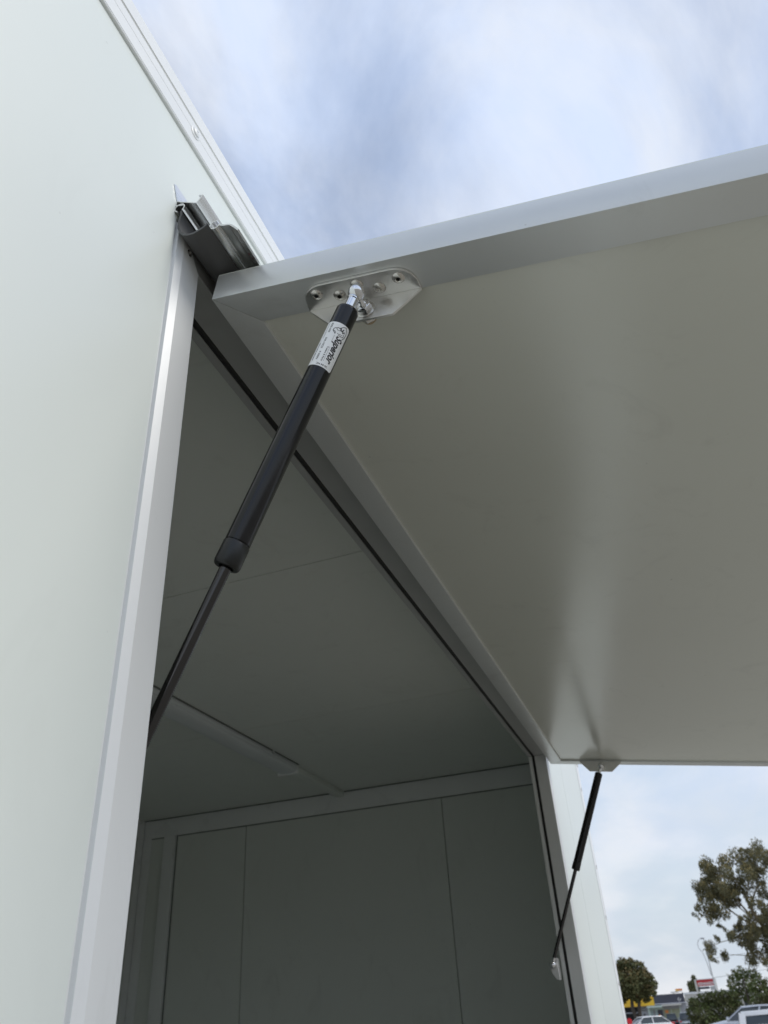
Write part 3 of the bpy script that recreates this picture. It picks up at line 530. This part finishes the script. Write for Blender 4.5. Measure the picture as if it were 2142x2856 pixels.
# --- shopfront at 160 m
M['charcoal'] = mat('charcoal_cladding', (0.060, 0.063, 0.085), 0.5, var=0.08, vscale=.6)
M['yellow'] = mat('yellow_fascia', (0.78, 0.47, 0.03), 0.5, var=0.04, vscale=.8)
M['mint'] = mat('mint_render', (0.50, 0.60, 0.55), 0.6, var=0.06, vscale=.8)
M['grey'] = mat('grey_render', (0.36, 0.37, 0.40), 0.7, var=0.1, vscale=.6)
M['cream'] = mat('cream_render', (0.62, 0.60, 0.55), 0.7, var=0.06, vscale=.4)
M['olive'] = mat('window_display', (0.30, 0.32, 0.22), 0.4, var=0.35, vscale=1.4)
M['glass'] = mat('dark_glass', (0.02, 0.024, 0.028), 0.08, var=0.2, vscale=1, spec=0.7)
M['paleglass'] = mat('pale_door_glass', (0.45, 0.56, 0.60), 0.2, var=0.08, vscale=1)
M['white'] = mat('white_paint', (0.80, 0.80, 0.79), 0.4, var=0.02)
M['red'] = mat('red_sign', (0.52, 0.022, 0.03), 0.4, var=0.06, vscale=2)
M['orange'] = mat('orange_sign', (0.75, 0.25, 0.06), 0.5, var=0.05)
M['gold'] = mat('gold_sign', (0.70, 0.42, 0.05), 0.5, var=0.05)
M['darksteel'] = mat('dark_steel', (0.05, 0.05, 0.055), 0.5, var=0.1)
M['galv'] = mat('galvanised_steel', (0.46, 0.47, 0.47), 0.5, metal=0.3, var=0.1, vscale=1)
W = 160
sh = thing('shop', (W + 6, 9.0, gz(W)), 'low shop with charcoal and yellow fascia above a mint shopfront', 'building')
def fb(name, y0, y1, z0, z1, x0, x1, m, parent=None, **kw):
    return box(name, (x0, min(y0, y1), min(z0, z1) + H), (x1, max(y0, y1), max(z0, z1) + H), M[m], parent, **kw)
ZG = gz(W) - H
fb('wall', 5.4, 18.0, ZG, -1.0, W + 0.45, W + 14, 'grey', sh)
fb('fascia', 10.42, 5.55, -0.93, 0.33, W - 0.1, W + 0.4, 'charcoal', sh)
yf = fb('fascia', 18.0, 10.44, -1.12, 0.22, W - 0.14, W + 0.4, 'yellow', sh); yf['label'] = 'yellow fascia sign'
lg = MB()                                             # white open-square logo on the charcoal fascia
for (ya, za, yb, zb) in ((6.55, -.45, 6.38, -.28), (6.38, -.28, 6.22, -.30), (6.55, -.45, 6.40, -.70), (6.40, -.70, 6.02, -.50), (6.02, -.50, 6.10, -.42)):
    d = Vector((0, yb - ya, zb - za)); n_ = d.cross(Vector((1, 0, 0))).normalized() * .04
    a, b = Vector((W - .14, ya, za + H)), Vector((W - .14, yb, zb + H)); s = Vector((.039, 0, 0))
    lg.prism([a - n_, a + n_, b + n_, b - n_], [a - n_ + s, a + n_ + s, b + n_ + s, b - n_ + s])
lg.build('logo', M['white'], sh)
fb('awning', 11.7, 9.3, -1.42, -1.16, W - 1.6, W + 0.44, 'mint', sh); fb('awning', 9.28, 6.2, -1.30, -1.06, W - 1.0, W + 0.44, 'cream', sh)
fb('post', 11.7, 11.35, ZG, -1.42, W - .5, W - .2, 'mint', sh)
for y0, y1 in ((11.3, 10.95), (10.6, 10.25)):
    dr = fb('door', y0, y1, ZG, -1.75, W + .35, W + .44, 'mint', sh); fb('pane', y0 - .05, y1 + .05, ZG + .2, -1.85, W + .32, W + .345, 'paleglass', dr)
fb('wall', 11.7, 9.2, -1.78, -1.43, W + .30, W + .44, 'mint', sh)
fb('sign_panel', 10.15, 9.45, ZG, -1.8, W + .28, W + .44, 'charcoal', sh); fb('poster', 10.15, 9.85, -2.75, -2.45, W + .24, W + .275, 'orange', sh)
wn = fb('window', 9.3, 6.6, -3.4, -1.75, W + .35, W + .44, 'olive', sh)
fb('frame', 6.62, 6.5, ZG, -1.3, W + .3, W + .449, 'mint', wn); fb('mullion', 8.05, 7.98, -3.4, -1.75, W + .31, W + .345, 'mint', wn); fb('poster', 9.0, 8.5, -2.3, -1.9, W + .31, W + .345, 'orange', wn)
fb('opening', 15.5, 13.25, -1.9, -1.2, W + .3, W + .44, 'hole', sh); fb('opening', 15.5, 13.25, ZG, -2.05, W + .3, W + .44, 'hole', sh); fb('beam', 15.5, 13.2, -2.04, -1.91, W + .25, W + .44, 'grey', sh)
gt_ = fb('gate', 12.75, 12.0, -1.85, -1.25, W + .38, W + .44, 'hole', sh)
for k in range(5): fb('bar', 12.72 - .16 * k, 12.65 - .16 * k, -1.85, -1.25, W + .3, W + .37, 'galv', gt_)
fb('vent', 12.6, 12.3, -2.45, -2.2, W + .38, W + .44, 'darksteel', sh)
# cream parapet building behind the hedge
cbld = thing('warehouse', (176, 0.5, gz(176)), 'long low cream building behind the hedge and under the red sign', 'building')
fb('wall', 5.9, -6, gz(176) - H, 0.10, 176, 190, 'cream', cbld); fb('roof', 6.0, -6.1, 0.11, 0.42, 175.8, 190.2, 'white', cbld)
for k in range(6): wv = fb('window', 5.0 - 1.8 * k, 3.8 - 1.8 * k, -2.2, -0.9, 175.93, 175.99, 'glass', cbld)
# red sign in its white frame
SGN = 150
sg = thing('pylon_sign', (SGN, 1.5, gz(SGN)), 'red billboard with white lettering in a white frame above the hedge', 'sign')
fb('panel', 2.74, 0.12, 1.06, 1.90, SGN, SGN + .25, 'red', sg); fb('frame', 2.80, 0.06, 1.905, 1.99, SGN - .05, SGN + .3, 'white', sg); fb('frame', 2.74, 0.12, .99, 1.055, SGN - .05, SGN + .3, 'white', sg)
fb('post', 3.08, 2.805, gz(SGN) - H, 1.99, SGN - .05, SGN + .3, 'cream', sg); fb('post', .055, -.12, gz(SGN) - H, 1.99, SGN - .05, SGN + .3, 'cream', sg)
fb('panel', 2.74, 1.05, .62, .93, SGN, SGN + .2, 'charcoal', sg); fb('panel', .95, .15, .42, .93, SGN, SGN + .2, 'galv', sg)
cu = bpy.data.curves.new('lettering_src', 'FONT'); cu.body = 'KENNARDS'; cu.size = .52; cu.offset = .012; cu.extrude = .02; cu.shear = .2
o = bpy.data.objects.new('lettering_src', cu); COL.objects.link(o); dg = bpy.context.evaluated_depsgraph_get(); dg.update()
me = bpy.data.meshes.new_from_object(o.evaluated_get(dg)); bpy.data.objects.remove(o); bpy.data.curves.remove(cu)
wd = max(v.co.x for v in me.vertices)
build('lettering', [(SGN - .03 + v.co.z, 2.66 - v.co.x / wd * 2.46, 1.18 + v.co.y + H) for v in me.vertices], [tuple(p.vertices) for p in me.polygons], M['white'], sg); bpy.data.meshes.remove(me)
# roof sign far behind
rs_ = thing('roof_sign', (215, 8.2, gz(215)), 'distant orange and gold roof sign beyond the charcoal fascia', 'sign')
k = 215 / 120
for nm, y0, y1, z0, z1, m in (('panel', 4.95, 4.15, .52, .74, 'orange'), ('panel', 4.95, 4.62, .50, .66, 'gold'), ('panel', 4.6, 4.2, .40, .50, 'white'), ('panel', 5.6, 4.65, .33, .48, 'white')):
    fb(nm, y0 * k, y1 * k, z0 * k, z1 * k, 215 - (1 if m == 'gold' else 0), 215.4, m, rs_)
for y in (7.6, 9.6): fb('post', y, y - .2, gz(215) - H, .6, 215.5, 215.7, 'darksteel', rs_)
# street lamp with curved arm, wires
PX = 140
lp = thing('street_lamp', (PX, 0.15, gz(PX)), 'tall slim grey street lamp with a curved arm beside the red sign', 'lamp')
trunk([(PX, .16, gz(PX)), (PX, .18, 1.6 + H), (PX, .14, 7.0 + H)], .11, .06, lp, 'pole', 'galv', 10)
trunk([(PX, .30, 2.2 + H), (PX, .55, 4.3 + H), (PX, .75, 5.2 + H), (PX, 1.12, 5.7 + H), (PX, 1.18, 6.3 + H), (PX, .9, 6.8 + H), (PX, .55, 7.0 + H)], .05, .04, lp, 'arm', 'galv', 8)
MB().lathe((PX, .60, 6.98 + H), (0, -1, -.05), [(0, .05), (.05, .11), (.5, .12), (.6, .05)], 12).build('lamp_head', M['galv'], lp, smooth=True)
for i, (z0, z1, lab) in enumerate(((1.9, 2.9, 'lower thin overhead wire running behind the gum tree'), (4.3, 5.2, 'upper thin overhead wire crossing behind the drooping leaves'))):
    pts = [(PX + .3 * t, .12 - 12 * t / 10, z0 + (z1 - z0) * t / 10 + .05 * ((t - 5) ** 2 - 25) / 25 + H) for t in range(11)]
    tag(MB().tube(pts, .02, .02, 5).build('overhead_wire', M['darksteel']), lab, 'wire', 'overhead wires')
up = thing('power_pole', (PX + 3, -11.9, gz(PX + 3)), 'timber power pole carrying the overhead wires behind the gum tree', 'pole')
trunk([(PX + 3, -11.9, gz(PX + 3)), (PX + 3, -11.9, 6.2 + H)], .16, .11, up, 'pole', 'barkdark', 10); fb('crossarm', -11.0, -12.8, 5.1, 5.25, PX + 2.8, PX + 2.9, 'barkdark', up)
rd = thing('round_sign', (75, 7.05, gz(75)), 'bright red round sign on a short post at the trailer corner', 'sign')
MB().lathe((75, 7.06, -1.46 + H), (-1, 0, 0), [(0, .19), (.02, .2), (.04, .19)], 28).build('disc', M['red'], rd, smooth=True)
M['redlens'] = mat('red_lens', (0.45, 0.03, 0.03), 0.2, var=0.05); M['signred'] = mat('bright_red', (0.72, 0.02, 0.03), 0.4, var=0.04)
rd.children[0].data.materials[0] = M['signred']
MB().tube([(75.03, 7.06, gz(75)), (75.03, 7.06, -1.6 + H)], .03, .03, 8).build('post', M['galv'], rd)
# ------------------------------------------------------------------ parked cars
def paint(name, c, metal=0.0): return mat(name, c, 0.28, metal=metal, var=0.02, coat=0.6)
M['p_silver'] = paint('silver_paint', (0.48, 0.50, 0.54), 0.35); M['p_white'] = paint('white_car_paint', (0.80, 0.80, 0.80)); M['p_dark'] = paint('dark_paint', (0.05, 0.052, 0.06), 0.3); M['p_grey'] = paint('grey_silver_paint', (0.34, 0.38, 0.40), 0.3)
M['carglass'] = mat('car_glass', (0.035, 0.045, 0.05), 0.06, var=0.1, spec=0.8); M['lens'] = mat('clear_lens', (0.7, 0.72, 0.74), 0.1, var=0.02)
def car(loc, yaw, label, pm, L=4.5, Wd=1.82, top=1.5, belt=0.95, hood=0.98, ws=(0.9, 0.15), rear=(-1.75, -2.1), group='cars parked across the car park', head=.06, pil=.07):
    t = thing('parked_car', loc, label, 'car', group); t.rotation_euler = (0, 0, yaw); h = L / 2; w = Wd / 2
    def part(name, mb, m, par=None, **kw):
        o = mb.build(name, M[m], None, **kw); c = WP[o.name]; o.parent = par or t; o.location = c - (WP[par.name] if par else Vector()); return o
    # body shell: rings across the car at stations along it
    st = [(-h, .45, .72, .80), (-h + .08, .30, .80, .92), (-h + .35, .26, .90, .98), (rear[0], .26, belt, 1.0), (0, .25, belt, 1.0), (ws[0], .26, hood, 1.0), (h - .75, .26, hood - .10, .97), (h - .22, .28, hood - .22, .90), (h, .42, .62, .78)]
    mb = MB(); V = []; F = []
    for x, zb, zt, k in st:
        q = w * k; V += [(x, -q * .92, zb), (x, -q, zb + .12), (x, -q, zt - .28), (x, -q * .97, zt - .08), (x, -q * .84, zt), (x, 0, zt + .025), (x, q * .84, zt), (x, q * .97, zt - .08), (x, q, zt - .28), (x, q, zb + .12), (x, q * .92, zb)]
    n = 11
    for i in range(len(st) - 1):
        for j in range(n): F.append((i * n + j, i * n + (j + 1) % n, (i + 1) * n + (j + 1) % n, (i + 1) * n + j))
    F += [tuple(range(n)), tuple(range((len(st) - 1) * n, len(st) * n))]
    part('body', MB().add(V, F), pm, smooth=True)
    # glasshouse and roof
    b0, b1, r0, r1 = rear[1], ws[0], rear[0], ws[1]
    gx = [(b0, belt - .03, .84, b0), (r0, None, 0, 0)]
    lo = [(b0, -w * .83), (b1, -w * .80), (b1, w * .80), (b0, w * .83)]; hi = [(r0, -w * .66), (r1, -w * .64), (r1, w * .64), (r0, w * .66)]
    g = MB().prism([(x, y, belt - .05) for x, y in lo], [(x, y, top - head) for x, y in hi]); gl = part('windows', g, 'carglass', bevel=.03)
    mid = (r0 + r1) / 2
    rf = MB(); ring = lambda s, z: [(r0 - .06 * s, -w * .68 * s, z), (mid, -w * .70 * s, z + .035), (r1 + .04 * s, -w * .66 * s, z), (r1 + .05 * s, 0, z + .01), (r1 + .04 * s, w * .66 * s, z), (mid, w * .70 * s, z + .035), (r0 - .06 * s, w * .68 * s, z), (r0 - .07 * s, 0, z)]
    rf.prism(ring(1, top - head - .015), ring(.93, top - .015)); part('roof', rf, pm, bevel=.012)
    for s in (-1, 1):
        for xa, xb, ya, yb in ((b1 + .03, r1 + .02, .81, .66), ((b0 + b1) / 2 + .05, mid + .05, .835, .675), (b0 - .01, r0 - .02, .84, .675)):
            mbp = MB(); wd = pil
            mbp.prism([(xa - wd / 2, s * w * ya, belt - .06), (xa + wd / 2, s * w * ya, belt - .06), (xa + wd / 2, s * w * (ya + .025), belt - .06), (xa - wd / 2, s * w * (ya + .025), belt - .06)],
                      [(xb - wd / 2, s * w * yb, top - .05), (xb + wd / 2, s * w * yb, top - .05), (xb + wd / 2, s * w * (yb + .025), top - .05), (xb - wd / 2, s * w * (yb + .025), top - .05)]); part('pillar', mbp, pm)
        part('mirror', MB().box((b1 - .22, s * w * 1.0 - .02 if s > 0 else -w * 1.0 - .20, belt - .01), (b1 - .08, s * w + .20 if s > 0 else -w + .02, belt + .14)), pm, bevel=.03)
        part('headlight', MB().box((h - .42, s * w * .55 - .14, hood - .40), (h - .10, s * w * .66 + .12, hood - .27)), 'lens', bevel=.03)
        part('taillight', MB().box((-h + .02, s * w * .70 - .14, .70), (-h + .30, s * w * .74 + .13, .92)), 'redlens', bevel=.03)
        for x in (-h + .85, h - .85):
            wl = part('wheel', MB().lathe((x, s * (w - .20) - (0 if s > 0 else .0), .32), (0, s, 0), [(0, .2), (0, .30), (.03, .32), (.18, .32), (.21, .30), (.21, .2)], 24), 'tyre', smooth=True)
            part('rim', MB().lathe((x, s * (w - .2), .32), (0, s, 0), [(.17, .02), (.205, .06), (.19, .2), (.10, .2)], 20), 'alu', wl, smooth=True)
    part('number_plate', MB().box((-h - .012, -.26, .62), (-h + .02, .26, .73)), 'white')
    return t
car((48.5, -0.95, gz(48)), R(90), 'silver car side on in front of the grey-green shrub', 'p_silver', L=4.6, top=1.70, belt=1.13, hood=1.14, ws=(0.95, 0.05), rear=(-1.7, -2.05))
car((40.3, -3.05, gz(40)), R(-90), 'white wagon with dark side glass in the lower right corner', 'p_white', L=4.9, top=1.56, belt=1.10, hood=1.0, ws=(1.3, 0.6), rear=(-2.32, -2.42), head=.15, pil=.24)
car((30, -2.2, gz(30)), R(94), 'silver car nearest the camera, only its windscreen edge in frame', 'p_silver', L=4.6, top=1.62, belt=1.12, hood=1.1, ws=(1.3, 0.45), rear=(-1.7, -2.0))
car((76, 6.0, gz(75)), R(118), 'white car with its rear lamp showing beside the red round sign', 'p_white', L=4.3, top=1.38, belt=.92, hood=.9, ws=(1.0, .3), rear=(-1.2, -1.9))
car((152, 7.75, gz(150)), R(2), 'dark car seen from behind outside the mint shopfront', 'p_dark', L=4.6, Wd=1.95, top=1.85, belt=1.1, hood=1.1, ws=(1.1, .3), rear=(-1.75, -2.1))
car((149, 5.6, gz(150)), R(0), 'pale silver wagon seen from behind next to the dark car', 'p_grey', L=4.6, Wd=1.95, top=1.95, belt=1.15, hood=1.1, ws=(1.1, .3), rear=(-1.8, -2.15))
